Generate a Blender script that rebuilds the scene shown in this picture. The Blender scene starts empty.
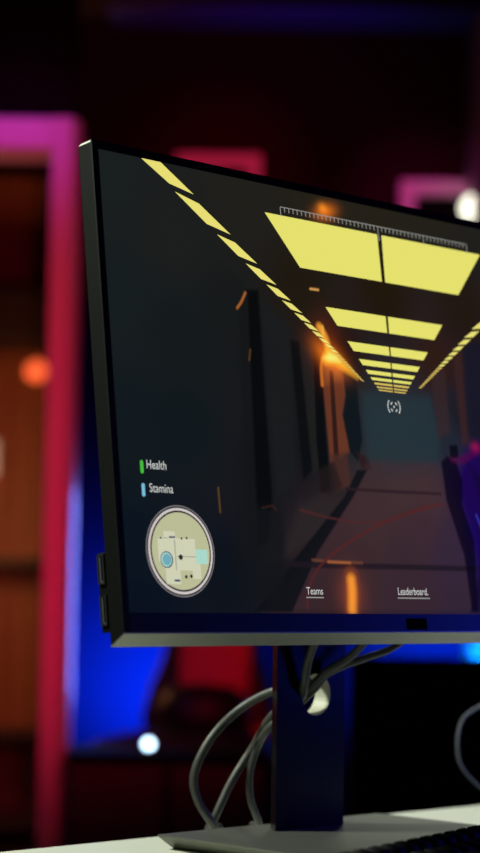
import bpy, bmesh, math, random
import numpy as np
from mathutils import Vector, Matrix
random.seed(7)
SC = bpy.context.scene
COL = SC.collection
R = math.radians

# ------------------------------------------------------------ camera
# desk top is z = 0, the monitor stands on it facing -Y; metres
CAM = Vector((-1.2282, -1.0897, 0.2047))
AX = Vector((0.71734532, -0.69657471, 0.01411958))     # camera right
AF = Vector((0.6934766, 0.71581406, 0.08185618))       # camera forward
AU = Vector((-0.06712594, -0.04892755, 0.99654413))    # camera up
FPX = 2029.1
cd = bpy.data.cameras.new('camera')
cd.sensor_fit = 'VERTICAL'; cd.sensor_height = 36.0; cd.lens = FPX/853*36.0
cd.clip_start = 0.05; cd.clip_end = 60
cam = bpy.data.objects.new('camera', cd); COL.objects.link(cam)
m = Matrix.Identity(4)
for i in range(3):
    m[i][0] = AX[i]; m[i][1] = AU[i]; m[i][2] = -AF[i]; m[i][3] = CAM[i]
cam.matrix_world = m
cd.dof.use_dof = True; cd.dof.focus_distance = 1.54; cd.dof.aperture_fstop = 4.6
SC.camera = cam
SC.view_settings.view_transform = 'Standard'; SC.view_settings.look = 'None'
SC.view_settings.gamma = 1.0; SC.view_settings.exposure = 0.0
SC.view_settings.use_curve_mapping = False

# room frame: x = right, y = away from the camera, turned about the vertical
YAW = -0.7695
RM = Matrix.Translation(Vector((CAM.x, CAM.y, 0))) @ Matrix.Rotation(YAW, 4, 'Z')
RMI = RM.inverted()
def at(px, py, F):
    """point seen at a pixel, F metres away across the room (room frame)"""
    d = AF + AX*((px-240)/FPX) + AU*((426.5-py)/FPX)
    d = RMI.to_3x3() @ d
    return Vector((0, 0, CAM.z)) + d*(F/d.y)

# ------------------------------------------------------------ world and lights
w = bpy.data.worlds.new('world'); SC.world = w; w.use_nodes = True
w.node_tree.nodes['Background'].inputs[0].default_value = (0.012, 0.0035, 0.0035, 1)
w.node_tree.nodes['Background'].inputs[1].default_value = 0.30

def lamp(name, typ, loc, target, color, power, size=0.3, size_y=None, room=False, spot=None, blend=0.6, spread=None):
    l = bpy.data.lights.new(name, typ); l.color = color; l.energy = power
    if typ == 'AREA':
        l.size = size
        if spread: l.spread = R(spread)
        if size_y: l.shape = 'RECTANGLE'; l.size_y = size_y
    else:
        l.shadow_soft_size = size
        if typ == 'SPOT': l.spot_size = R(spot); l.spot_blend = blend
    o = bpy.data.objects.new(name, l); COL.objects.link(o)
    loc = Vector(loc); target = Vector(target)
    if room: loc = RM @ loc; target = RM @ target
    o.location = loc
    o.rotation_euler = (target-loc).to_track_quat('-Z', 'Y').to_euler()
    return o
# white work light above and behind the desk, to the left
lamp('desk_work_light', 'SPOT', (-0.95, 0.85, 1.25), (0.0, 0.08, 0.1), (0.93, 1.0, 0.84), 130, 0.12, spot=70, blend=0.5)
# added fill light that brightens the right end of the desk
lamp('right_desk_fill', 'SPOT', (0.9, 0.75, 1.0), (0.5, 0.15, 0.0), (0.93, 1.0, 0.86), 24, 0.15, spot=44, blend=0.8)
# soft dim white ahead of the desk
lamp('front_soft_light', 'AREA', (-2.2, -0.6, 1.5), (-0.2, 0, 0.25), (0.85, 1.0, 0.9), 0.9, 0.8)
# blue light at the right front of the desk
lamp('blue_desk_light', 'AREA', (0.80, -0.42, 0.24), (0.06, 0.06, 0.14), (0.02, 0.04, 1.0), 1.3, 0.28)
# blue wash hidden behind the gaming chair
lamp('blue_wall_wash', 'SPOT', at(163, 700, 5.98), at(146, 672, 6.3), (0.002, 0.16, 1.0), 72, 0.05, room=True, spot=125, blend=0.9)
# added unseen blue light for the streak on the door post's side
lamp('blue_edge_wash', 'AREA', at(98, 595, 5.25), at(60, 600, 5.06), (0.12, 0.20, 1.0), 2.0, 0.06, 0.54, room=True, spread=140)
lamp('blue_right_wash', 'SPOT', at(455, 685, 5.9), at(445, 665, 6.3), (0.0, 0.2, 1.0), 60, 0.05, room=True, spot=100, blend=0.9)
# red and magenta stage light on the door frame
lamp('red_frame_light', 'SPOT', at(160, 480, 3.3), at(52, 420, 5.0), (1.0, 0.008, 0.07), 78, 0.2, room=True, spot=68)
lamp('magenta_frame_light', 'SPOT', at(0, -20, 4.5), at(20, 132, 5.0), (0.75, 0.06, 0.9), 7, 0.1, room=True, spot=46, blend=0.8)
lamp('magenta_wall_light', 'SPOT', at(370, 90, 5.5), at(412, 196, 6.2), (0.85, 0.03, 0.42), 15, 0.1, room=True, spot=34)
lamp('red_wall_light', 'SPOT', at(235, 60, 5.5), at(225, 160, 6.2), (1.0, 0.01, 0.10), 8, 0.1, room=True, spot=40)
lamp('red_chair_light', 'SPOT', at(330, 760, 3.4), at(215, 690, 5.4), (1.0, 0.02, 0.03), 14, 0.15, room=True, spot=12)
lamp('column_fill', 'SPOT', at(478, -70, 5.8), at(478, 120, 6.1), (0.7, 0.85, 1.0), 3.5, 0.05, room=True, spot=60, blend=1)  # added white spot that lifts the grey column
lamp('blue_beam_light', 'SPOT', at(300, 70, 5.6), at(300, -10, 6.1), (0.0, 0.03, 1.0), 1.3, 0.1, room=True, spot=90, blend=1)
lamp('dim_room_fill', 'AREA', (0.6, 3.4, 1.95), (0.3, 6.2, 0.9), (1.0, 0.24, 0.28), 3.5, 1.5, room=True)  # added reddish fill to lift the dark upper wall
lamp('warm_room_light', 'POINT', at(-130, 510, 6.75), at(0, 0, 7), (1.0, 0.36, 0.12), 20, 0.15, room=True)

# ------------------------------------------------------------ materials
def lin(c):
    return tuple(((v/255)/12.92 if v/255 <= 0.04045 else ((v/255+0.055)/1.055)**2.4) for v in c)
def mat(name, rgb, rough=0.6, metal=0.0, bump=0.0, scale=200.0, emit=None, estr=1.0, spec=0.5, var=0.0, srgb=True):
    m = bpy.data.materials.new(name); m.use_nodes = True
    nt = m.node_tree; b = nt.nodes['Principled BSDF']
    c = lin(rgb) if srgb else rgb
    b.inputs['Base Color'].default_value = (*c, 1)
    b.inputs['Roughness'].default_value = rough
    b.inputs['Metallic'].default_value = metal
    b.inputs['Specular IOR Level'].default_value = spec
    if emit is not None:
        b.inputs['Emission Color'].default_value = (*lin(emit), 1)
        b.inputs['Emission Strength'].default_value = estr
    if bump or var:
        tc = nt.nodes.new('ShaderNodeTexCoord'); n = nt.nodes.new('ShaderNodeTexNoise')
        n.inputs['Scale'].default_value = scale; n.inputs['Detail'].default_value = 3
        nt.links.new(tc.outputs['Object'], n.inputs['Vector'])
        if bump:
            bp = nt.nodes.new('ShaderNodeBump'); bp.inputs['Strength'].default_value = bump
            bp.inputs['Distance'].default_value = 0.001
            nt.links.new(n.outputs['Fac'], bp.inputs['Height']); nt.links.new(bp.outputs['Normal'], b.inputs['Normal'])
        if var:
            r = nt.nodes.new('ShaderNodeValToRGB')
            r.color_ramp.elements[0].position = 0.3; r.color_ramp.elements[1].position = 0.7
            r.color_ramp.elements[0].color = (*[v*(1-var) for v in c], 1)
            r.color_ramp.elements[1].color = (*[min(1, v*(1+var)) for v in c], 1)
            nt.links.new(n.outputs['Fac'], r.inputs['Fac']); nt.links.new(r.outputs['Color'], b.inputs['Base Color'])
    return m
def wood_mat(name, c1, c2, scale=6, rough=0.5):
    m = mat(name, c1, rough)
    nt = m.node_tree; b = nt.nodes['Principled BSDF']
    tc = nt.nodes.new('ShaderNodeTexCoord'); wv = nt.nodes.new('ShaderNodeTexWave'); r = nt.nodes.new('ShaderNodeValToRGB')
    wv.inputs['Scale'].default_value = scale; wv.inputs['Distortion'].default_value = 2.5; wv.bands_direction = 'X'
    r.color_ramp.elements[0].color = (*lin(c1), 1); r.color_ramp.elements[1].color = (*lin(c2), 1)
    nt.links.new(tc.outputs['Object'], wv.inputs['Vector']); nt.links.new(wv.outputs['Fac'], r.inputs['Fac'])
    nt.links.new(r.outputs['Color'], b.inputs['Base Color'])
    return m
M = {
 'housing': mat('housing_plastic', (9, 11, 10), 0.65, 0.0, spec=0.06, bump=0.25, scale=900),
 'bezel': mat('black_bezel', (9, 9, 9), 0.55, spec=0.15),
 'chin': mat('glossy_chin', (7, 7, 9), 0.4, spec=0.5),
 'bar': mat('silver_bar', (148, 151, 144), 0.45, 0.8, bump=0.1, scale=1200),
 'edge': mat('highlight_edge', (235, 235, 225), 0.45, 0.3),  # corner highlight put into the colour of the housing chamfers
 'logo': mat('logo_patch', (4, 6, 8), 0.9, spec=0.05),
 'port': mat('port_black', (8, 9, 10), 0.5),
 'contact': mat('port_metal', (150, 160, 165), 0.4, 0.8),
 'pole': mat('pole_paint', (40, 42, 42), 0.2, 0.97, bump=0.1, scale=1500),
 'rim': mat('cable_hole_rim', (200, 198, 180), 0.5, 0.1),
 'base': mat('base_metal', (106, 108, 100), 0.5, 0.6, bump=0.12, scale=1500, var=0.06),
 'cable': mat('cable_rubber', (66, 68, 66), 0.42),
 'thincable': mat('thin_cable_rubber', (100, 104, 112), 0.5),
 'desk': mat('white_desk_laminate', (222, 224, 208), 0.55, bump=0.05, scale=300, var=0.02),
 'deskleg': mat('desk_leg_metal', (60, 60, 62), 0.5, 0.5),
 'keycap': mat('black_keycap', (8, 8, 11), 0.6, bump=0.1, scale=1500, spec=0.12),
 'kbcase': mat('keyboard_case', (8, 8, 10), 0.5, spec=0.3),
 'kblegend': mat('keyboard_knob', (40, 40, 46), 0.35, 0.6),
 'wall': mat('dark_wall_paint', (20, 15, 17), 0.85, bump=0.3, scale=60, var=0.08),
 'wallpart': mat('black_partition_paint', (7, 5, 5), 0.9, spec=0.1),
 'wallup': mat('shaded_upper_wall', (34, 18, 19), 0.9, spec=0.1, bump=0.2, scale=60),  # same wall above the blue glow, its reddish shade put into the colour
 'wallback': mat('blue_glow_wall', (4, 20, 68), 0.9, spec=0.05, bump=0.3, scale=60, var=0.08),  # dark wall coloured blue to carry the glow of the blue wash
 'ceil': mat('dark_ceiling', (18, 14, 15), 0.9, bump=0.3, scale=40),
 'floor': wood_mat('dark_floor_boards', (34, 26, 24), (52, 40, 36), 3, 0.5),
 'frame': mat('painted_door_frame', (190, 186, 190), 0.6, bump=0.1, scale=80),
 'beam': mat('beam_paint', (50, 70, 190), 0.7, bump=0.1, scale=80),
 'slat': wood_mat('warm_wood_panel', (120, 66, 38), (175, 110, 70), 5),
 'darkwood': wood_mat('dark_wood', (30, 20, 16), (44, 30, 24), 8),
 'black': mat('matte_black', (6, 5, 6), 0.9, bump=0.2, scale=300, spec=0.05),
 'leather': mat('black_leatherette', (14, 13, 14), 0.55, bump=0.4, scale=500, spec=0.3),
 'redleather': mat('red_leatherette', (150, 18, 20), 0.55, bump=0.4, scale=500),
 'chrome': mat('dark_chrome', (70, 70, 74), 0.3, 0.9),
 'globe': mat('orange_glass_globe', (200, 90, 50), 0.4, emit=(255, 100, 52), estr=1.15),
 'tubeglow': mat('pale_tube', (200, 180, 160), 0.5, emit=(190, 160, 130), estr=0.7),
 'led': mat('blue_white_lens', (200, 225, 255), 0.3, emit=(190, 228, 255), estr=9.0),
 'whiteglow': mat('white_shade', (240, 240, 225), 0.5, emit=(235, 240, 215), estr=2.6),
 'cabinet': mat('dark_red_cabinet', (26, 8, 10), 0.6, bump=0.1, scale=200),
 'column': mat('grey_column_paint', (120, 126, 134), 0.8, bump=0.1, scale=100),
 'book': mat('book_cloth', (120, 60, 40), 0.7),
}

# ------------------------------------------------------------ mesh helpers
def link(name, bm, ms, parent=None, smooth=False, bevel=0, seg=2):
    bmesh.ops.recalc_face_normals(bm, faces=bm.faces[:])
    if bevel:
        bmesh.ops.bevel(bm, geom=[e for e in bm.edges if len(e.link_faces) == 2 and e.calc_face_angle(0) > 0.5],
                        offset=bevel, segments=seg, profile=0.5, affect='EDGES')
    me = bpy.data.meshes.new(name); bm.to_mesh(me); bm.free()
    for x in (ms if isinstance(ms, (list, tuple)) else [ms]): me.materials.append(x)
    if smooth:
        for p in me.polygons: p.use_smooth = True
    o = bpy.data.objects.new(name, me); COL.objects.link(o)
    if parent is not None: o.parent = parent
    return o
def box(bm, x0, x1, y0, y1, z0, z1, mi=0):
    v = [bm.verts.new((x, y, z)) for z in (z0, z1) for y in (y0, y1) for x in (x0, x1)]
    for f in ((0, 2, 3, 1), (4, 5, 7, 6), (0, 1, 5, 4), (1, 3, 7, 5), (3, 2, 6, 7), (2, 0, 4, 6)):
        bm.faces.new([v[i] for i in f]).material_index = mi
def prism(bm, pts, a, b, axis='x', mi=0):
    """extrude a 2D outline between a and b along an axis"""
    def P(u, v, t):
        return {'x': (t, u, v), 'y': (u, t, v), 'z': (u, v, t)}[axis]
    A = [bm.verts.new(P(u, v, a)) for u, v in pts]; B = [bm.verts.new(P(u, v, b)) for u, v in pts]
    bm.faces.new(A).material_index = mi; bm.faces.new(B[::-1]).material_index = mi
    n = len(pts)
    for i in range(n): bm.faces.new((A[i], B[i], B[(i+1) % n], A[(i+1) % n])).material_index = mi
def catmull(pts, n=10):
    pts = [Vector(p) for p in pts]; P = [2*pts[0]-pts[1]]+pts+[2*pts[-1]-pts[-2]]; out = []
    for i in range(1, len(P)-2):
        for k in range(n):
            t = k/n; a, b, c, d = P[i-1], P[i], P[i+1], P[i+2]
            out.append(0.5*((2*b)+(c-a)*t+(2*a-5*b+4*c-d)*t*t+(3*b-a-3*c+d)*t**3))
    out.append(pts[-1]); return out
def tube(bm, pts, r, seg=12, n=10):
    c = catmull(pts, n); rings = []
    t0 = (c[1]-c[0]).normalized(); up = t0.orthogonal().normalized()
    for i, p in enumerate(c):
        t = (c[min(i+1, len(c)-1)]-c[max(i-1, 0)]).normalized()
        up = (up-t*up.dot(t)).normalized(); s = t.cross(up)
        rings.append([bm.verts.new(p+(up*math.cos(a)+s*math.sin(a))*r) for a in [2*math.pi*k/seg for k in range(seg)]])
    for A, B in zip(rings, rings[1:]):
        for k in range(seg): bm.faces.new((A[k], A[(k+1) % seg], B[(k+1) % seg], B[k]))
    bm.faces.new(rings[0]); bm.faces.new(rings[-1][::-1])
def lathe(bm, prof, seg=24, c=(0, 0, 0)):
    rings = []
    for r, z in prof:
        rings.append([bm.verts.new((c[0]+max(r, 1e-4)*math.cos(2*math.pi*k/seg), c[1]+max(r, 1e-4)*math.sin(2*math.pi*k/seg), c[2]+z)) for k in range(seg)])
    for A, B in zip(rings, rings[1:]):
        for k in range(seg): bm.faces.new((A[k], A[(k+1) % seg], B[(k+1) % seg], B[k]))
    bm.faces.new(rings[0]); bm.faces.new(rings[-1][::-1])
def empty(name, loc=(0, 0, 0), rz=0, room=False):
    o = bpy.data.objects.new(name, None); COL.objects.link(o); o.empty_display_size = 0.05
    loc = Vector(loc)
    if room: loc = RM @ loc; rz += YAW
    o.location = loc; o.rotation_euler = (0, 0, rz); return o
def tag(o, label, cat, group=None):
    o['label'] = label; o['category'] = cat
    if group: o['group'] = group
    return o
def struct(name, bm, ms, room=True, parent=None, bevel=0):
    o = link(name, bm, ms, parent, bevel=bevel)
    if parent is None:
        o['kind'] = 'structure'
        if room: o.matrix_world = RM
    return o

FLOOR = -0.75
# ------------------------------------------------------------ room shell
bm = bmesh.new(); box(bm, -3.2, 3.4, -1.2, 8.3, FLOOR-0.1, FLOOR); struct('floor', bm, M['floor'])
bm = bmesh.new(); box(bm, -3.2, 3.4, -1.2, 8.3, 2.0, 2.1); struct('ceiling', bm, M['ceil'])
WB = 6.3     # back wall, behind the chair
xs = at(66, 400, 5.05).x
bm = bmesh.new(); zu = at(240, 300, WB).z; box(bm, -0.56, 3.4, WB, WB+0.12, FLOOR, zu); struct('wall_back', bm, M['wallback'])
bm = bmesh.new(); box(bm, -0.56, 3.4, WB, WB+0.12, zu, 2.0); struct('wall_upper', bm, M['wallup'])
bm = bmesh.new(); box(bm, 3.3, 3.4, -1.2, WB, FLOOR, 2.0); struct('wall_right', bm, M['wall'])
bm = bmesh.new(); box(bm, -3.2, -3.1, -1.2, 8.3, FLOOR, 2.0); struct('wall_left', bm, M['wall'])
bm = bmesh.new(); box(bm, -3.1, 3.3, -1.2, -1.1, FLOOR, 2.0); struct('wall_front', bm, M['wall'])
# partition with the doorway, 5 m off
zt = at(40, 119, 5.0).z; zi = at(40, 150, 5.0).z
xr0, xr1 = at(52, 420, 5.0).x, at(73, 420, 5.0).x
xr0, xr1 = at(53, 150, 5.0).x, at(78, 150, 5.0).x
bm = bmesh.new(); box(bm, -3.1, xr1-0.012, 5.02, 5.12, zt-0.01, 2.0)
box(bm, -3.1, xr0-1.02, 5.02, 5.12, FLOOR, zt-0.01)
struct('wall_partition', bm, M['wallpart'])
bm = bmesh.new(); box(bm, -0.585, -0.56, WB+0.12, 8.3, FLOOR, 2.0); struct('wall_side', bm, M['wallback'])
fr = bpy.data.objects.new('door_1', None); COL.objects.link(fr); fr.matrix_world = RM; fr['kind'] = 'structure'
bm = bmesh.new(); prism(bm, [(xr0, 4.98), (xr1-0.014, 4.98), (xr1+0.004, 5.02), (xr1+0.004, 5.12), (xr0, 5.12)], FLOOR, zt, 'z'); link('door_post', bm, M['frame'], fr)
bm = bmesh.new(); box(bm, xr0-1.06, xr0-1.0, 4.98, 5.16, FLOOR, zt); link('door_post', bm, M['frame'], fr, bevel=0.006)
bm = bmesh.new(); box(bm, xr0-1.0, xr0, 4.98, 5.16, zi, zt); link('lintel', bm, M['frame'], fr, bevel=0.006)
# warm room beyond the doorway
bm = bmesh.new(); box(bm, -3.1, -0.64, 8.18, 8.3, FLOOR, 2.0)
struct('wall_far', bm, M['wall'])
# blue edged beam under the ceiling
a = at(240, 0, 6.1)
bm = bmesh.new(); box(bm, xs+0.01, 3.3, 6.1, WB, a.z-0.035, a.z+0.035); struct('trim_1', bm, M['beam'], bevel=0.004)
# grey column at the right edge
c0 = at(474, 120, 6.1)
bm = bmesh.new(); box(bm, c0.x, c0.x+0.26, 6.05, WB, FLOOR, a.z-0.04); struct('wall_column', bm, M['column'], bevel=0.01)
# window frames on the back wall
def wframe(n, x0, y0, x1, y1, F, wpx, mm='frame'):
    A, B = at(x0, y0, F), at(x1, y1, F); t = wpx*F/FPX
    e = bpy.data.objects.new('window_%d' % n, None); COL.objects.link(e); e.matrix_world = RM; e['kind'] = 'structure'
    bm = bmesh.new()
    box(bm, A.x, B.x, F, WB, A.z-t, A.z); box(bm, A.x, B.x, F, WB, B.z, B.z+t)
    box(bm, A.x, A.x+t, F, WB, B.z+t, A.z-t); box(bm, B.x-t, B.x, F, WB, B.z+t, A.z-t)
    link('window_frame', bm, M[mm], e)
    bm = bmesh.new(); box(bm, A.x+t, B.x-t, WB-0.02, WB-0.005, B.z+t, A.z-t)
    link('window_pane', bm, M['black'], e)
wframe(1, 401, 180, 560, 330, WB-0.06, 14)
wframe(2, 176, 153, 259, 330, WB-0.06, 14)

# ------------------------------------------------------------ desk
dk = tag(empty('desk', (0.1, -0.3, FLOOR)), 'white-topped desk that carries the monitor', 'desk')
def off(o, l): o.location = Vector(l); return o
bm = bmesh.new(); box(bm, -1.15, 1.15, -0.4, 0.497, -FLOOR-0.025, -FLOOR); link('desk_top', bm, M['desk'], dk, bevel=0.002)
for sx in (-1, 1):
    for sy in (-0.3, 0.4):
        bm = bmesh.new(); box(bm, sx*1.05-0.025, sx*1.05+0.025, sy-0.025, sy+0.025, 0, -FLOOR-0.025); link('leg', bm, M['deskleg'], dk, bevel=0.003)
bm = bmesh.new(); box(bm, -1.02, 1.02, 0.39, 0.41, -FLOOR-0.12, -FLOOR-0.025); link('crossbar', bm, M['deskleg'], dk)

# ------------------------------------------------------------ monitor
TILT = 0.13; HZ = 0.35666
mon = tag(empty('monitor'), 'thin-bezel computer monitor showing a corridor game, on a grey metal stand', 'monitor')
SM = Matrix.Translation((0, 0, HZ)) @ Matrix.Rotation(-TILT, 4, 'X')   # local x = right, y = behind, z = up the screen
def mpart(name, bm, ms, parent=mon, **k):
    o = link(name, bm, ms, parent, **k)
    if parent is mon: o.matrix_local = SM
    return o
EL = 0.3045
# housing: side profile with the lower chamfer, extruded across
bm = bmesh.new()
prof = [(0.0004, 0.175), (0.0142, 0.175), (0.0142, -0.188), (0.0004, -0.1815)]
prism(bm, prof, -EL, EL, 'x')
tl = [e for e in bm.edges if all(abs(v.co.z-0.175) < 1e-6 for v in e.verts) and abs(e.verts[0].co.x-e.verts[1].co.x) < 1e-6]
bmesh.ops.bevel(bm, geom=tl, offset=0.0024, segments=1, affect='EDGES')
hs = mpart('housing', bm, [M['housing'], M['edge']])
for f in hs.data.polygons:
    if abs(f.normal.x) > 0.3 and abs(f.normal.z) > 0.3: f.material_index = 1
bm = bmesh.new()   # deeper bulge at the rear
prism(bm, [(-0.2, -0.14), (0.2, -0.14), (0.2, 0.12), (-0.2, 0.12)], 0.0142, 0.045, 'y')
for v in bm.verts:
    if v.co.y > 0.04: v.co.x *= 0.88; v.co.z *= 0.86
mpart('rear_cover', bm, M['housing'], bevel=0.004)
# bezel frame around the display
bm = bmesh.new(); AW, AH = 0.2985, 0.168
box(bm, -EL, -AW, -0.0006, 0.0004, -0.1815, 0.1745); box(bm, AW, EL, -0.0006, 0.0004, -0.1815, 0.1745)
box(bm, -AW, AW, -0.0006, 0.0004, AH, 0.1745)
mpart('bezel', bm, M['bezel'])
bm = bmesh.new(); box(bm, -AW, AW, -0.0005, 0.0004, -0.1815, -AH)
ch = mpart('chin', bm, M['chin'])
bm = bmesh.new(); box(bm, -0.008, 0.016, -0.0009, -0.0005, -0.1805, -0.1715)
mpart('logo_patch', bm, M['logo'], ch)
# silver bar: slopes back and down under the front
bm = bmesh.new()
prism(bm, [(0.0, -0.1816), (0.0142, -0.1886), (0.0150, -0.1900), (0.0135, -0.1905), (0.0, -0.1826)], -EL+0.0005, EL-0.0005, 'x')
mpart('bottom_bar', bm, M['bar'])
# usb hub on the left side of the rear
bm = bmesh.new(); box(bm, -0.3035, -0.262, 0.0142, 0.0242, -0.1795, -0.1235)
hub = mpart('usb_hub', bm, M['housing'], bevel=0.001)
for z in (-0.136, -0.165):
    bm = bmesh.new()
    box(bm, -0.3050, -0.3034, 0.0160, 0.0175, z-0.010, z+0.011); box(bm, -0.3050, -0.3034, 0.0215, 0.0230, z-0.010, z+0.011)
    box(bm, -0.3050, -0.3034, 0.0175, 0.0218, z+0.0098, z+0.011); box(bm, -0.3050, -0.3034, 0.0175, 0.0218, z-0.010, z-0.0088)
    pt = mpart('usb_port', bm, M['port'], hub)
    bm = bmesh.new(); box(bm, -0.3046, -0.3034, 0.0200, 0.0209, z-0.0085, z+0.0095)
    box(bm, -0.3046, -0.3034, 0.0178, 0.0212, z-0.0087, z-0.0078); mpart('contact', bm, M['contact'], hub)
# stand
PW = 0.0406; PY = 0.0882; TB = 0.012
def pole_mesh():
    """post with a round cable hole; narrower at the rear"""
    bm = bmesh.new(); hx, hz, hr = 0.006, 0.1215, 0.0172; N = 32; z0, z1 = TB, 0.40
    def layer(y, hw):
        ring = [bm.verts.new((hx+hr*math.cos(2*math.pi*k/N), y, hz+hr*math.sin(2*math.pi*k/N))) for k in range(N)]
        out = []
        a, b, c, d = -hw, hw, hz-0.04, hz+0.04
        ang = [2*math.pi*k/N for k in range(N)]
        for ex in (a-hx, b-hx):
            for ez in (-0.04, 0.04):
                t = math.atan2(ez, ex) % (2*math.pi); ang[round(t/(2*math.pi)*N) % N] = t
        for k in range(N):
            t = ang[k]; cx, cz = math.cos(t), math.sin(t)
            s = min(((b-hx) if cx > 0 else (hx-a))/max(abs(cx), 1e-6), 0.04/max(abs(cz), 1e-6))
            out.append(bm.verts.new((hx+s*cx, y, hz+s*cz)))
        return ring, out, hw
    L = [layer(PY, PW), layer(PY+0.018, PW-0.0125)]
    for ring, out, hw in L:
        for k in range(N): bm.faces.new((ring[k], ring[(k+1) % N], out[(k+1) % N], out[k]))
    for k in range(N):
        f = bm.faces.new((L[0][0][k], L[0][0][(k+1) % N], L[1][0][(k+1) % N], L[1][0][k])); f.material_index = 1
        f = bm.faces.new((L[0][1][k], L[0][1][(k+1) % N], L[1][1][(k+1) % N], L[1][1][k]))
        f.normal_update()
        if abs(f.normal.z) > 0.7: bm.faces.remove(f)
    for zz0, zz1 in ((z0, hz-0.04), (hz+0.04, z1)):
        q = [(-PW, PY), (PW, PY), (PW-0.0125, PY+0.018), (-PW+0.0125, PY+0.018)]
        prism(bm, q, zz0, zz1, 'z')
    return bm
pole = link('pole', pole_mesh(), [M['pole'], M['rim']], mon)
bm = bmesh.new(); box(bm, -0.035, 0.035, 0.05, PY+0.002, 0.30, 0.395)
link('tilt_hinge', bm, M['pole'], mon, bevel=0.004)
bm = bmesh.new()   # base plate, edges undercut
top = [(-0.1306, 0.1307), (0.1306, 0.1307), (0.1306, -0.055), (-0.1306, -0.055)]
bot = [(x*0.885, y-0.002 if y > 0 else y+0.014) for x, y in top]
T2 = [bm.verts.new((x, y, TB)) for x, y in top]; T1 = [bm.verts.new((x, y, TB-0.0015)) for x, y in top]; T0 = [bm.verts.new((x, y, 0.0)) for x, y in bot]
bm.faces.new(T2); bm.faces.new(T0[::-1])
for A, B in ((T0, T1), (T1, T2)):
    for i in range(4): bm.faces.new((A[i], A[(i+1) % 4], B[(i+1) % 4], B[i]))
link('base', bm, M['base'], mon)

# ---- display picture. SCREEN maps points of the flat game picture to metres on the panel
H = np.array([[1.06788541e+00, -9.74326467e-02, -3.80222531e+02], [8.03254372e-02, -7.24519027e-01, 2.63432952e+02], [-4.58897250e-04, 1.17745698e-04, 1.0]])
def S(x, y):
    q = H @ np.array([x, y, 1.0]); return q[0]/q[2]/1000, q[1]/q[2]/1000
NU, NV = 720, 400
U, V = np.meshgrid(np.linspace(-AW, AW, NU), np.linspace(-AH, AH, NV))
Um, Vm = U*1000, V*1000
def tolin(c):
    c = np.asarray(c, float)/255
    return np.where(c <= 0.04045, c/12.92, ((c+0.055)/1.055)**2.4)
# broad tones of the game picture, screen glare included in the darks (picture millimetres from the middle; colour)
tones = [(-290,150,(27,32,32)),(-290,60,(24,31,33)),(-290,-40,(18,27,32)),(-290,-120,(12,22,32)),(-290,-165,(10,18,32)),
 (-230,110,(29,32,30)),(-230,40,(22,28,30)),(-230,-30,(18,26,30)),(-200,-140,(14,20,28)),(-180,60,(24,27,27)),(-150,150,(34,33,28)),(-150,20,(22,26,28)),
 (-160,-60,(20,23,26)),(-60,160,(38,34,25)),(0,95,(34,24,12)),(0,160,(38,34,25)),(60,160,(36,34,26)),(150,160,(33,33,28)),(-100,90,(32,26,16)),(100,90,(36,25,17)),
 (-60,35,(40,22,14)),(60,40,(48,28,20)),(-120,0,(26,24,24)),(-110,-40,(24,22,24)),(-60,-20,(30,36,38)),(-15,-20,(38,53,60)),(30,-25,(36,52,62)),(0,-45,(44,52,58)),
 (60,-20,(34,40,50)),(85,0,(30,30,38)),(120,0,(26,26,40)),(160,0,(24,24,44)),(240,60,(22,26,36)),(240,-60,(18,20,44)),(0,-70,(70,50,48)),(30,-70,(72,50,54)),(-40,-90,(66,46,46)),(20,-100,(60,38,50)),
 (-60,-130,(56,36,38)),(0,-130,(50,34,46)),(50,-120,(40,32,66)),(-90,-160,(44,28,32)),(0,-160,(46,32,48)),(60,-160,(38,30,58)),(90,-60,(44,10,90)),(100,-100,(24,6,110)),(130,-120,(14,6,70)),(240,-150,(12,16,32))]
num = np.zeros((NV, NU, 3)); den = np.zeros((NV, NU))
for tx, tz, c in tones:
    d2 = ((Um-tx)**2+(Vm-tz)**2)
    wgt = 1/(d2+90)**1.6
    num += wgt[..., None]*tolin(c); den += wgt
IMG = num/den[..., None]
def sdf(poly):
    """signed distance in mm to a polygon, negative inside"""
    P = np.array(poly, float); n = len(P); d = np.full(Um.shape, 1e9); ins = np.zeros(Um.shape, bool)
    for i in range(n):
        a, b = P[i], P[(i+1) % n]; e = b-a; wx, wy = Um-a[0], Vm-a[1]
        t = np.clip((wx*e[0]+wy*e[1])/(e@e+1e-9), 0, 1)
        d = np.minimum(d, (wx-t*e[0])**2+(wy-t*e[1])**2)
        c = ((a[1] > Vm) != (b[1] > Vm)) & (Um < (b[0]-a[0])*(Vm-a[1])/(b[1]-a[1]+1e-12)+a[0]); ins ^= c
    return np.where(ins, -1, 1)*np.sqrt(d)
def px(pts): return [(S(*p)[0]*1000, S(*p)[1]*1000) for p in pts]
def paint(pts, c, soft=1.0, a=1.0, raw=False):
    global IMG
    k = np.clip(0.5-sdf(pts if raw else px(pts))/(2*soft), 0, 1)[..., None]*a
    k = k*k*(3-2*k) if a == 1.0 else k
    IMG = IMG*(1-k)+tolin(c)*k
def stroke(pts, c, wd, soft=0.8, a=1.0):
    global IMG
    P = np.array(px([tuple(q)[:2] for q in catmull([(x, y, 0) for x, y in pts], 6)])); d = np.full(Um.shape, 1e9)
    for p, q in zip(P, P[1:]):
        e = q-p; wx, wy = Um-p[0], Vm-p[1]; t = np.clip((wx*e[0]+wy*e[1])/(e@e+1e-9), 0, 1)
        d = np.minimum(d, (wx-t*e[0])**2+(wy-t*e[1])**2)
    k = np.clip(1-(np.sqrt(d)-wd/2)/soft, 0, 1)[..., None]*a
    IMG = IMG*(1-k)+tolin(c)*k
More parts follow.
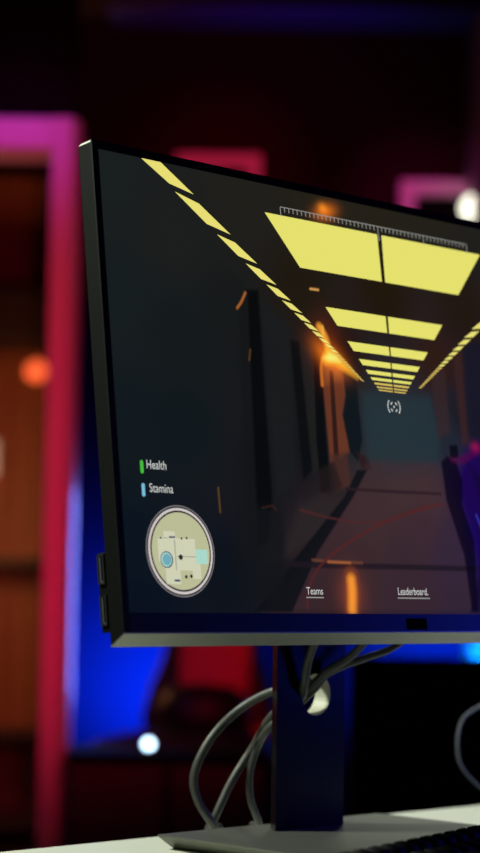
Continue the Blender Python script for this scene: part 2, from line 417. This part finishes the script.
def glow(x, y, c, rx, ry, a=1.0, ang=0.0):
    global IMG
    X, Y = px([(x, y)])[0]; ca, sa = math.cos(ang), math.sin(ang)
    dx, dy = Um-X, Vm-Y; p, q = dx*ca+dy*sa, -dx*sa+dy*ca
    IMG = IMG+np.exp(-(p/rx)**2-(q/ry)**2)[..., None]*tolin(c)*a
V0 = -6.2   # vanishing point height
# left wall: pillars and recesses
paint([(238,300),(247,296),(262,560),(246,560)], (20,21,21), 3, 0.6)
paint([(247,290),(258,290),(272,500),(268,545),(258,545)], (8,10,11), 1.6, 0.95)
paint([(262,300),(290,330),(297,480),(276,500)], (27,30,31), 3, 0.7)
paint([(290,340),(299,342),(312,470),(303,480)], (11,14,15), 1.5, 0.9)
paint([(300,345),(312,350),(322,466),(313,474)], (34,34,33), 2, 0.6)
paint([(313,348),(320,354),(330,490),(321,492),(316,440)], (10,12,13), 1.2, 0.95)
# lit doorway on the left wall
paint([(321,364),(343,368),(345,395),(342,415),(347,435),(349,452),(336,462),(330,462)], (106,55,36), 1.2, 0.95)
paint([(322,366),(340,368),(341,380),(324,385)], (150,80,42), 3, 0.6)
paint([(329,370),(333,371),(339,462),(334,462)], (42,26,22), 0.8, 0.95)
paint([(343,372),(356,380),(362,440),(358,462),(350,452),(345,430),(343,415),(346,395)], (16,24,28), 1.2, 0.95)
paint([(330,455),(347,452),(350,486),(335,492)], (74,44,38), 2, 0.8)
paint([(318,470),(334,462),(342,486),(330,498),(318,490)], (34,26,26), 2, 0.7)
paint([(356,452),(368,458),(372,470),(362,470)], (44,24,26), 1.5, 0.8)
# far wall
paint([(362,392),(392,398),(430,396),(440,440),(438,462),(368,460)], (38,54,60), 4, 0.75)
# floor
paint([(368,462),(438,464),(462,520),(474,612),(262,612),(300,566),(352,490)], (66,46,50), 3, 0.5)
paint([(340,490),(352,488),(300,556),(262,580),(262,545)], (32,28,30), 3, 0.7)
paint([(300,505),(345,494),(318,540),(280,560)], (50,42,42), 5, 0.6)
paint([(357,470),(367,470),(353,497),(318,552),(292,612),(254,612),(300,552),(344,497)], (13,17,22), 1.2, 0.92)
paint([(262,565),(296,560),(280,585),(250,600)], (20,20,24), 3, 0.6)
stroke([(346,489),(380,491),(440,494)], (44,28,34), 1.4, 1.2, 0.8)
stroke([(290,564),(340,566),(400,567),(478,569)], (30,24,32), 3.0, 1.4, 0.85)
stroke([(312,560),(340,562),(362,563)], (120,72,46), 0.6, 1.4, 0.6)
stroke([(328,562),(350,563)], (190,110,60), 0.5, 1.4, 0.6)
stroke([(307,608),(309,588),(320,566),(345,545),(375,527),(410,513),(442,504)], (88,36,36), 1.0, 1.2, 0.8)
stroke([(300,510),(330,518),(360,523),(385,521),(410,512),(428,504)], (80,38,38), 0.8, 1.2, 0.7)
# reflection of fire on the floor
stroke([(351,577),(352,590),(352,611)], (130,66,34), 7, 7, 0.8)
stroke([(351,580),(352,592),(352,609)], (240,150,52), 3, 5.5, 0.95)
glow(351,594, (150,60,10), 14, 16, 0.5)
# right side: pillars, armed hand lit blue and pink
paint([(430,372),(444,366),(450,432),(438,440)], (56,40,42), 2, 0.7)
paint([(452,350),(460,345),(468,440),(462,446)], (62,36,34), 2, 0.7)
paint([(463,345),(520,330),(520,470),(470,444)], (24,24,40), 3, 0.8)
paint([(466,452),(474,444),(490,438),(600,430),(600,600),(480,600),(476,540),(456,490)], (26,6,80), 5, 0.9)
paint([(449,447),(456,446),(459,456),(468,462),(480,500),(482,560),(470,612),(478,612),(520,612),(500,500),(474,470)], (20,8,52), 2, 0.7)
paint([(441,462),(447,456),(456,462),(462,480),(462,505),(474,540),(478,612),(472,612),(464,556),(446,500)], (12,6,26), 1.4, 0.9)
stroke([(452,458),(462,460),(472,454),(480,450)], (84,8,72), 3, 3.5, 0.6)
glow(475,447, (150,10,36), 6, 4, 0.8)
stroke([(476,515),(482,530),(490,545)], (60,60,200), 1, 1, 0.7)
paint([(449,446),(457,445),(458,458),(450,458)], (10,12,20), 1, 0.9)
# dim figure and furniture at the left
paint([(236,508),(262,506),(282,512),(286,560),(280,600),(240,600),(232,550)], (19,22,25), 4, 0.7)
stroke([(218,488),(220,512)], (92,66,34), 1.0, 0.8, 0.9)
stroke([(262,508),(272,506),(276,510)], (90,46,32), 0.4, 0.8, 0.35)
# fire flares
stroke([(245,293),(241,302),(237,308)], (180,104,50), 0.8, 1.4, 0.85)
stroke([(310,289),(318,290)], (230,170,90), 0.8, 1.0, 0.9)
glow(325,212, (210,104,14), 12, 6, 1.0, 0.3); glow(322,208, (190,110,20), 5, 4, 1.0)
glow(326,350, (170,60,6), 16, 22, 0.30)
stroke([(324,356),(321,366),(322,385)], (220,120,40), 1.0, 2.0, 0.8)
stroke([(319,327),(325,338),(328,350)], (250,160,50), 2.2, 4, 0.9)
stroke([(322,327),(323,334)], (250,190,80), 0.8, 2, 0.8)
paint([(322,359),(327,350),(335,352),(346,364),(357,378),(345,371),(334,364),(325,364)], (255,176,50), 3.0, 0.95)
paint([(324,358),(329,353),(336,356),(340,362),(328,361)], (255,226,120), 2.2, 0.95)
glow(330,358, (255,130,24), 17, 9, 0.8, -0.5)
stroke([(250,350),(249,360)], (120,74,30), 0.6, 1.2, 0.5)

def addface(bm, pts, mi=0):
    v = [bm.verts.new(p) for p in pts]; f = bm.faces.new(v); f.material_index = mi; return f
# display grid with the picture as a colour attribute
verts = np.stack([U.ravel(), np.full(NU*NV, -0.0003), V.ravel()], 1)
i0 = (np.arange(NV-1)[:, None]*NU+np.arange(NU-1)[None, :]).ravel()
faces = np.stack([i0, i0+1, i0+NU+1, i0+NU], 1)
me = bpy.data.meshes.new('display'); me.from_pydata(verts.tolist(), [], faces.tolist())
att = me.color_attributes.new('picture', 'FLOAT_COLOR', 'POINT')
rgba = np.ones((NU*NV, 4), np.float32); rgba[:, :3] = np.clip(IMG, 0, 1).reshape(-1, 3)
att.data.foreach_set('color', rgba.ravel())
dm = bpy.data.materials.new('display_picture'); dm.use_nodes = True; nt = dm.node_tree; b = nt.nodes['Principled BSDF']
b.inputs['Base Color'].default_value = (0.001, 0.001, 0.001, 1); b.inputs['Roughness'].default_value = 0.6; b.inputs['Specular IOR Level'].default_value = 0.02
an = nt.nodes.new('ShaderNodeAttribute'); an.attribute_name = 'picture'
nt.links.new(an.outputs['Color'], b.inputs['Emission Color']); b.inputs['Emission Strength'].default_value = 0.92
me.materials.append(dm)
disp = bpy.data.objects.new('display', me); COL.objects.link(disp); disp.parent = mon; disp.matrix_local = SM

def emat(name, rgb, s=1.0):
    return mat(name, (4, 4, 4), 0.6, emit=rgb, estr=s, spec=0.0)
E = {'panel': emat('lit_ceiling_panel', (230, 225, 110)), 'paneldim': emat('lit_ceiling_panel_far', (214, 186, 92)), 'strip': emat('lit_side_panel', (232, 222, 116)),
     'hud': emat('hud_white', (205, 208, 205)), 'hudgrey': emat('hud_grey', (150, 152, 146)), 'green': emat('health_green', (70, 190, 62)), 'cyan': emat('stamina_blue', (120, 190, 222)),
     'mapbg': emat('map_background', (186, 188, 150)), 'mapwhite': emat('map_walls', (206, 208, 180)), 'mapring': emat('map_ring', (206, 198, 196)), 'mapdark': emat('map_ring_dark', (40, 36, 40)),
     'mapblue': emat('map_blue', (112, 168, 182)), 'mapnavy': emat('map_navy', (44, 60, 100)), 'mapaqua': emat('map_aqua', (168, 214, 200)), 'orange': emat('warm_flare', (255, 176, 60)), 'ringgrey': emat('map_ring_grey', (120, 116, 118))}
YD = -0.0007
def yl(k): return YD-0.00008*k
# ceiling light panels of the corridor, in true picture perspective
bm = bmesh.new()
def quad(pts, mi=0, k=0, clip=AH*1000-0.3):
    pts = [(x, min(z, clip)) for x, z in pts]
    addface(bm, [(x/1000, yl(k), z/1000) for x, z in pts], mi)
for r in range(9):
    n0, n1 = 6.63+5.6*r, 9.03+5.6*r+0.15*min(r, 3)
    h0, h1 = 1000/n0, 1000/n1
    for s in (-1, 1):
        e0 = 3.2+0*r if r == 0 else 1.6
        cx = 1.4
        g = [(cx+s*max(0.018*h0, .8), V0+h0), (cx*0+s*0.873*h0, V0+h0), (s*0.873*h1, V0+h1), (cx+s*max(0.018*h1, .8), V0+h1)]
        quad(g if s > 0 else g[::-1], 0 if r < 6 else 1)
ceilp = mpart('ceiling_panel_image', bm, [E['panel'], E['paneldim']], disp)
for s in (-1, 1):
    bm = bmesh.new()
    for j in range(26):
        n = 5.1+1.43*j
        if n > 40: break
        kk = [(1.475, n), (1.475, n+1.02), (1.34, n+1.32), (1.37, n+0.26)]
        g = [(s*k*1000/q, V0+1000/q) for k, q in kk]
        if j == 0:
            g = [(s*257.5, 167.7), (s*238.2, 167.7), (s*206.5, 147.5), (s*231, 152.4)]
            g = [g[0], g[3], g[2], g[1]]
        quad(g, 0 if j < 12 else 1)
    mpart('side_panel_image', bm, [E['strip'], E['paneldim']], disp)
# fire over the panels
# compass ruler
bm = bmesh.new()
def rect(x0, x1, z0, z1, k=3, mi=0): addface(bm, [(x0/1000, yl(k), z0/1000), (x1/1000, yl(k), z0/1000), (x1/1000, yl(k), z1/1000), (x0/1000, yl(k), z1/1000)], mi)
rect(-114, 114, 151.2, 151.8)
for i in range(49):
    x = -114+i*228/48; L = 7.5 if i in (0, 24, 36, 48) else 3.6
    rect(x-0.4, x+0.4, 151.3-L, 151.3)
mpart('compass_ruler', bm, E['hudgrey'], disp)
# crosshair
bm = bmesh.new()
def arc(cx, cz, r0, r1, a0, a1, n=10, k=3, mi=0, sx=1.0):
    for i in range(n):
        t0, t1 = a0+(a1-a0)*i/n, a0+(a1-a0)*(i+1)/n
        addface(bm, [((cx+r*math.cos(t)*sx)/1000, yl(k), (cz+r*math.sin(t))/1000) for r, t in ((r0, t0), (r1, t0), (r1, t1), (r0, t1))], mi)
for c in (0, math.pi): arc(0, 0, 6.9, 7.9, c-0.75, c+0.75)
for c in (0.785, 2.356, 3.927, 5.498): arc(0, 0, 3.4, 4.5, c-0.36, c+0.36)
rect(-0.7, 0.7, -0.9, 0.9)
mpart('crosshair', bm, E['hud'], disp)
# minimap
MC = (-246.0, -123.7)
bm = bmesh.new()
def disc(cx, cz, r, k, mi, n=40, sx=1):
    addface(bm, [((cx+r*sx*math.cos(2*math.pi*i/n))/1000, yl(k), (cz+r*math.sin(2*math.pi*i/n))/1000) for i in range(n)], mi)
disc(*MC, 33.2, 1, 0, 64); disc(*MC, 32.3, 2, 1, 64); disc(*MC, 31.2, 3, 2, 64); disc(*MC, 29.3, 4, 1, 64); disc(*MC, 28.0, 5, 3, 64)
def mrect(x0, x1, z0, z1, k, mi): rect(MC[0]+x0, MC[0]+x1, MC[1]+z0, MC[1]+z1, k, mi)
mrect(-22, -4, -8, 10, 6, 4); mrect(-16, -5, 8, 14, 6, 4); mrect(-4, 14, -14, 9, 6, 4); mrect(-16, -2, -24, -8, 6, 4); mrect(10, 18, -20, -4, 6, 4)
mrect(14, 25.5, -9, 1.5, 7, 5); mrect(-8.5, -3, -22, -20.6, 8, 6); mrect(-11, -5, 9.2, 10.4, 8, 6)
disc(MC[0]-14.5, MC[1]-6.5, 6.0, 7, 6); disc(MC[0]-14.8, MC[1]-6.5, 5.2, 8, 5); disc(MC[0]-14.5, MC[1]-6.5, 4.2, 9, 7)
for dx, dz, r in ((-1, -4.5, 2.0), (1, 9, 0.9), (6, 9.5, 0.9), (3, -18.5, 1.3), (8, -18, 1.3), (-19, 9, .8)): disc(MC[0]+dx, MC[1]+dz, r, 9, 1, 16)
mrect(-5, 14, -4.2, -3.8, 8, 0); mrect(-6.2, -5.6, -14, 8, 8, 0); mrect(-22, -12, 8.8, 9.2, 8, 0)
mpart('minimap', bm, [E['ringgrey'], E['mapdark'], E['mapring'], E['mapbg'], E['mapwhite'], E['mapaqua'], E['mapnavy'], E['mapblue']], disp)
# health and stamina bars
for z0, mn, nm in ((-64.2, 'green', 'health_bar'), (-80.8, 'cyan', 'stamina_bar')):
    bm = bmesh.new(); x0 = -279.6
    addface(bm, [((x0+1.75+1.55*math.cos(t))/1000, yl(3), (z0+(3.4 if math.sin(t) > 0 else -3.4)+1.4*math.sin(t))/1000) for t in [2*math.pi*i/24+0.01 for i in range(24)]])
    mpart(nm, bm, E[mn], disp)
def text(s, name, x, z, size, mname='hud', align='LEFT', squeeze=1.0, bold=0.0):
    cu = bpy.data.curves.new(name, 'FONT'); cu.body = s; cu.size = size/1000; cu.align_x = align; cu.offset = bold/1000
    t = bpy.data.objects.new(name, cu); COL.objects.link(t)
    bpy.context.view_layer.update()
    me = bpy.data.meshes.new_from_object(t); COL.objects.unlink(t); bpy.data.objects.remove(t)
    me.transform(Matrix.Translation((x/1000, yl(4), z/1000)) @ Matrix.Rotation(math.pi/2, 4, 'X') @ Matrix.Scale(squeeze, 4, (1, 0, 0)))
    me.materials.clear(); me.materials.append(E[mname])
    o = bpy.data.objects.new(name, me); COL.objects.link(o); o.parent = disp; return o
text('Health', 'health_text', -273.8, -65.2, 9.2, squeeze=0.80)
text('Stamina', 'stamina_text', -272.3, -82.0, 9.2, squeeze=0.80)
text('0', 'compass_text', 0.2, 139.5, 6.0, 'hudgrey', 'CENTER')
text('Teams', 'teams_text', *[v*1000 for v in S(305.8, 594.5)], 8.0, squeeze=0.86)
text('Leaderboard.', 'leaderboard_text', *[v*1000 for v in S(397, 595)], 8.6, squeeze=0.80)
for (x0, x1, y0), nm in (((305.5, 323, 597.6), 'teams_underline'), ((397, 429, 598.2), 'leaderboard_underline')):
    a, b = S(x0, y0), S(x1, y0); bm = bmesh.new(); rect(a[0]*1000, b[0]*1000, a[1]*1000-0.45, a[1]*1000+0.45)
    mpart(nm, bm, E['hudgrey'], disp)

# ------------------------------------------------------------ cables behind the stand
CG = 'monitor cables looped behind the stand'
def cable(pts, r, label, group=None, m_='cable'):
    bm = bmesh.new(); tube(bm, pts, r, 12, 10); o = link('cable', bm, M[m_], None, smooth=True)
    return tag(o, label, 'cable', group)
k = 0.001
def mm_(L): return [(a*k, b*k, c*k) for a, b, c in L]
cable(mm_([(-8,48,215),(-11,62,188),(-14,78,152),(-13,84,130),(-6,97,118),(-10,118,124),(-23,148,108),(-46,160,83),(-59,166,54),(-55,166,32),(-42,162,12),(-30,172,5),(-20,188,4)]), 0.0036,
      'dark grey cable making the widest loop left of the stand post', CG)
cable(mm_([(36,48,185),(31,58,165),(23,70,151),(10,80,141),(3,92,128),(-3,110,115),(-10,126,101),(-6,150,75),(-22,160,45),(-36,166,14),(-30,178,5),(-8,188,4)]), 0.0034,
      'dark grey cable slanting down left from the stand post, crossing under the wide loop', CG)
cable(mm_([(84,46,178),(66,56,161),(42,66,152),(26,74,146),(14,84,138),(8,94,124),(-6,108,106),(-15,122,93),(-9,142,75),(-8,152,52),(-2,156,29),(14,162,8),(24,180,4.5)]), 0.0031,
      'dark grey cable hanging closest to the stand post and running up right under the screen', CG)
cable(mm_([(440,150,140),(432,195,108),(411,222,98),(394,230,93),(368,230,81),(360,230,56),(370,230,31),(396,214,6),(430,190,2.5),(500,150,2.5)]), 0.0016,
      'thin grey cable looping at the right edge below the screen', None, 'thincable')

# ------------------------------------------------------------ keyboard
kb = tag(empty('keyboard', (-0.060, -0.126, 0.0130), R(13.5)), 'black keyboard with blue sheen in front of the monitor stand', 'keyboard')
kb.rotation_euler = (R(5.1), 0, R(13.5))
for fx in (-0.22, 0.15):
    bm = bmesh.new(); box(bm, fx-0.015, fx+0.015, -0.012, -0.004, -0.0120, 0.002); link('foot', bm, M['kbcase'], kb)
# local: x right, back edge at y = 0, left end at x = -0.26
bm = bmesh.new()
prism(bm, [(-0.140, 0.004), (-0.140, 0.011), (-0.001, 0.017), (0, 0.015), (0, 0.0)], -0.255, 0.185, 'x')
link('case', bm, M['kbcase'], kb, bevel=0.001)
caps = []
def keycap(wd):
    bm = bmesh.new(); h = wd*0.019/2-0.0006; d = 0.0089
    a = [(-h, -d, 0), (h, -d, 0), (h, d, 0), (-h, d, 0)]; t = [(-h+0.0022, -d+0.002, 0.0085), (h-0.0022, -d+0.002, 0.0085), (h-0.0022, d-0.0032, 0.0095), (-h+0.0022, d-0.0032, 0.0095)]
    A = [bm.verts.new(p) for p in a]; B = [bm.verts.new(p) for p in t]
    bm.faces.new(B); bm.faces.new(A[::-1])
    for i in range(4): bm.faces.new((A[i], A[(i+1) % 4], B[(i+1) % 4], B[i]))
    bmesh.ops.bevel(bm, geom=bm.edges[:], offset=0.0008, segments=2, affect='EDGES')
    me = bpy.data.meshes.new('keycap'); bm.to_mesh(me); bm.free(); me.materials.append(M['keycap'])
    for p in me.polygons: p.use_smooth = True
    return me
cm = {}
rows = [[1, None, 1, 1, 1, 1, 1, 1, 1, 1, 1, 1, 1, 1, 1], [1]*13+[2], [1.5]+[1]*12+[1.5], [1.75]+[1]*11+[2.25], [2.25]+[1]*10+[2.75], [1.25, 1.25, 1.25, 6.25, 1.25, 1.25, 1.25, 1.25]]
for ri, row in enumerate(rows):
    x = -0.246; y = -0.013-ri*0.0193-(0.004 if ri else 0)
    keys = row[:]
    tot = 0
    for wd in keys:
        if wd is None: x += 0.019; continue
        if wd not in cm: cm[wd] = keycap(wd)
        o = bpy.data.objects.new('keycap', cm[wd]); COL.objects.link(o); o.parent = kb
        o.location = (x+wd*0.0095, y, 0.0168+(y+0.013)*0.043); o.rotation_euler = (0.043, 0, 0); x += wd*0.019
    x = max(x+0.006, 0.035)
    for j in range(3):
        if ri == 3 or (ri == 4 and j != 1): x += 0.019; continue
        o = bpy.data.objects.new('keycap', cm[1]); COL.objects.link(o); o.parent = kb
        o.location = (x+0.0095, y, 0.0168+(y+0.013)*0.043); o.rotation_euler = (0.043, 0, 0); x += 0.019
    x += 0.006
    for j in range(4):
        if ri in (3, 5) and j == 3: continue
        o = bpy.data.objects.new('keycap', cm[1]); COL.objects.link(o); o.parent = kb
        o.location = (x+0.0095, y, 0.0168+(y+0.013)*0.043); o.rotation_euler = (0.043, 0, 0); x += 0.019

# ------------------------------------------------------------ gaming chair
cp = at(196, 735, 5.45)
gc = tag(empty('gaming_chair', (cp.x, cp.y, FLOOR), R(-12), room=True), 'red and black gaming chair standing by the blue-lit wall', 'chair')
seatz = cp.z-FLOOR      # local heights are above the floor
def outline(pts):       # mirrored outline (half width, height)
    return [(-w_, z) for w_, z in pts]+[(w_, z) for w_, z in pts[::-1]]
bm = bmesh.new()
O = [(0.17, seatz-0.01), (0.185, seatz+0.04), (0.165, seatz+0.12), (0.135, seatz+0.20), (0.125, seatz+0.27), (0.15, seatz+0.36), (0.215, seatz+0.46), (0.24, seatz+0.56), (0.20, seatz+0.66), (0.145, seatz+0.72), (0.14, seatz+0.80), (0.10, seatz+0.85)]
prism(bm, outline(O), 0.10, 0.19, 'y')
for v in bm.verts: v.co.y += (v.co.z-seatz)*0.22
link('backrest', bm, M['leather'], gc, bevel=0.02, seg=3, smooth=True)
bm = bmesh.new()
O2 = [(0.04, seatz+0.07), (0.095, seatz+0.10), (0.10, seatz+0.2), (0.095, seatz+0.30), (0.13, seatz+0.45), (0.12, seatz+0.6), (0.08, seatz+0.66)]
prism(bm, outline(O2), 0.075, 0.11, 'y')
for v in bm.verts: v.co.y += (v.co.z-seatz)*0.22; v.co.x += 0.02
link('back_panel', bm, M['redleather'], gc, bevel=0.012, seg=3, smooth=True)
bm = bmesh.new()
prism(bm, outline([(0.20, seatz-0.09), (0.215, seatz-0.05), (0.205, seatz+0.0), (0.12, seatz+0.012)]), -0.30, 0.16, 'y')
link('seat', bm, M['leather'], gc, bevel=0.02, seg=3, smooth=True)
bm = bmesh.new(); lathe(bm, [(0.07, -0.05), (0.10, -0.02), (0.11, 0.03), (0.08, 0.075), (0.02, 0.085)], 20, (0.01, 0.03, seatz+0.05))
for v in bm.verts: v.co.x = (v.co.x-0.01)*1.15+0.01
link('lumbar_cushion', bm, M['leather'], gc, smooth=True)
bm = bmesh.new(); box(bm, 0.165, 0.20, -0.05, 0.09, seatz+0.004, seatz+0.03); link('seat_trim', bm, M['redleather'], gc, bevel=0.006)
bm = bmesh.new(); lathe(bm, [(0.03, 0.10), (0.03, 0.25), (0.018, 0.25), (0.018, seatz-0.085)], 20); link('gas_lift', bm, M['chrome'], gc, smooth=True)
for i in range(5):
    a = 2*math.pi*i/5+0.3; c, s = math.cos(a), math.sin(a)
    bm = bmesh.new(); tube(bm, [(0.02*c, 0.02*s, 0.12), (0.16*c, 0.16*s, 0.10), (0.29*c, 0.29*s, 0.075)], 0.02, 10, 4)
    lg = link('leg', bm, M['black'], gc, smooth=True)
    bm = bmesh.new(); lathe(bm, [(0.028, -0.022), (0.03, 0), (0.028, 0.022)], 18)
    for v in bm.verts:
        x, y, z = v.co; v.co = (0.29*c+x*c-z*s, 0.29*s+x*s+z*c, 0.030+y)
    link('caster', bm, M['black'], lg, smooth=True)

# ------------------------------------------------------------ low cabinet with a small spot lamp
A, B = at(68, 751, 4.85), at(268, 751, 4.85)
cb = tag(empty('storage_cabinet', ((A.x+B.x)/2, 4.85, FLOOR), 0, room=True), 'low dark red storage cabinet in front of the gaming chair', 'cabinet')
hw = (B.x-A.x)/2; ht = A.z-FLOOR
bm = bmesh.new(); box(bm, -hw, hw, 0, 0.22, 0.04, ht-0.02); box(bm, -hw+0.02, hw-0.02, 0.02, 0.2, 0.0, 0.04); link('body', bm, M['black'], cb, bevel=0.003)
bm = bmesh.new(); box(bm, -hw-0.005, hw+0.005, -0.02, 0.225, ht-0.02, ht); link('cabinet_top', bm, M['black'], cb, bevel=0.003)
for i in range(2):
    x0 = -hw+0.006+i*hw; bm = bmesh.new(); box(bm, x0, x0+hw-0.012, -0.016, -0.0005, 0.05, ht-0.03)
    d = link('door', bm, M['cabinet'], cb, bevel=0.003)
    bm = bmesh.new(); box(bm, (x0+hw-0.045) if i == 0 else x0+0.022, (x0+hw-0.033) if i == 0 else x0+0.034, -0.03, -0.0155, ht*0.5, ht*0.5+0.1)
    link('handle', bm, M['chrome'], d, bevel=0.002)
L0 = at(148.5, 744, 4.9)
sl = tag(empty('spot_lamp', (L0.x, L0.y, ht+FLOOR), 0, room=True), 'small glowing blue-white lamp at the foot of the gaming chair', 'lamp')
lz = L0.z-(ht+FLOOR)
bm = bmesh.new(); lathe(bm, [(0.020, 0.0), (0.020, 0.004), (0.006, 0.006), (0.006, lz-0.012)], 16); link('lamp_base', bm, M['black'], sl, smooth=False)
def ycyl(prof, seg=20, c=(0, 0, 0)):
    bm = bmesh.new(); lathe(bm, prof, seg)
    for v in bm.verts: x, y, z = v.co; v.co = (c[0]+x, c[1]+z, c[2]+y)
    return bm
link('lamp_housing', ycyl([(0.014, 0.0), (0.017, 0.004), (0.017, 0.03), (0.010, 0.036)], c=(0, -0.0, lz)), M['black'], sl, smooth=False)
link('lens', ycyl([(0.010, -0.003), (0.0105, -0.001), (0.0105, 0.0)], c=(0, -0.0005, lz)), M['led'], sl)

# ------------------------------------------------------------ black partition at the right
A = at(351, 657, 4.4)
bm = bmesh.new(); box(bm, A.x, A.x+0.9, 4.4, 4.46, FLOOR+0.03, A.z); 
pt = tag(empty('office_divider', (A.x+0.45, 4.43, FLOOR), 0, room=True), 'low black fabric room divider right of the stand post', 'divider')
hh = A.z-FLOOR
bm = bmesh.new(); box(bm, -0.43, 0.43, -0.02, 0.02, 0.06, hh-0.02); link('panel', bm, M['black'], pt)
bm = bmesh.new(); box(bm, -0.45, -0.43, -0.025, 0.025, 0.03, hh); box(bm, 0.43, 0.45, -0.025, 0.025, 0.03, hh); box(bm, -0.43, 0.43, -0.025, 0.025, hh-0.02, hh); box(bm, -0.43, 0.43, -0.025, 0.025, 0.03, 0.06)
link('divider_frame', bm, M['black'], pt)
for s in (-1, 1):
    bm = bmesh.new(); box(bm, s*0.44-0.01, s*0.44+0.01, -0.2, 0.2, 0.0, 0.03); link('foot', bm, M['black'], pt, bevel=0.003)

# ------------------------------------------------------------ white lamp at the right edge, on the wall
L = at(476, 208, 6.15)
wl = tag(empty('wall_lamp', (L.x, 6.16, L.z), 0, room=True), 'round white glowing wall lamp at the right edge above the monitor', 'lamp')
link('lamp_shade', ycyl([(0.02, -0.05), (0.038, -0.035), (0.045, 0.0), (0.038, 0.03), (0.02, 0.045)]), M['whiteglow'], wl, smooth=True)
link('wall_plate', ycyl([(0.025, 0.045), (0.025, 0.11), (0.03, 0.12)]), M['column'], wl)

# ------------------------------------------------------------ warm room beyond the doorway
bz = at(20, 300, 7.2); b0 = at(20, 270, 7.2).z; b1 = at(20, 332, 7.2).z
xw = -0.66
sh = tag(empty('bookcase', (xw-0.75, 7.6, FLOOR), 0, room=True), 'tall wooden shelving unit beyond the doorway, seen left of the red frame', 'bookcase')
zr = lambda py: at(20, py, 7.3).z-FLOOR
bm = bmesh.new(); box(bm, -0.7, 0.7, 0.36, 0.38, 0.0, zr(140)); link('back_board', bm, M['slat'], sh)
for x in (-0.7, 0.68):
    bm = bmesh.new(); box(bm, x, x+0.02, 0.0, 0.36, 0.0, zr(140)); link('side_board', bm, M['darkwood'], sh)
for i in range(9):
    x = -0.60+i*0.15
    bm = bmesh.new(); box(bm, x, x+0.05, 0.335, 0.36, 0.1, zr(342)); link('slat', bm, M['slat'], sh, bevel=0.003)
for py, h in ((332, 0.20), (566, 0.035), (748, 0.03), (840, 0.03)):
    bm = bmesh.new(); box(bm, -0.68, 0.68, 0.0, 0.355 if py == 332 else 0.33, zr(py), zr(py)+h); link('shelf', bm, M['darkwood'], sh, bevel=0.003)
L = at(36.5, 371, 6.7)
zc = 2.0
pl = tag(empty('pendant_lamp', (L.x, L.y, zc), 0, room=True), 'glowing orange globe lamp hanging beyond the doorway', 'lamp')
bm = bmesh.new(); lathe(bm, [(0.004, -0.037), (0.020, -0.032), (0.033, -0.018), (0.038, 0), (0.033, 0.018), (0.020, 0.032), (0.008, 0.037)], 20, (0, 0, L.z-zc)); link('globe', bm, M['globe'], pl, smooth=True)
bm = bmesh.new(); lathe(bm, [(0.003, L.z-zc+0.036), (0.003, -0.02), (0.04, -0.015), (0.04, 0.0)], 12); link('cord', bm, M['black'], pl)
L = at(-4.5, 458, 6.6)
tb = tag(empty('tube_lamp', (L.x, L.y, zc), 0, room=True), 'slim pale hanging tube lamp at the left edge of the picture', 'lamp')
bm = bmesh.new(); lathe(bm, [(0.006, -0.06), (0.009, -0.055), (0.009, 0.055), (0.006, 0.06)], 14, (0, 0, L.z-zc)); link('tube', bm, M['tubeglow'], tb)
bm = bmesh.new(); lathe(bm, [(0.002, L.z-zc+0.06), (0.002, -0.02), (0.03, -0.015), (0.03, 0.0)], 12); link('cord', bm, M['black'], tb)
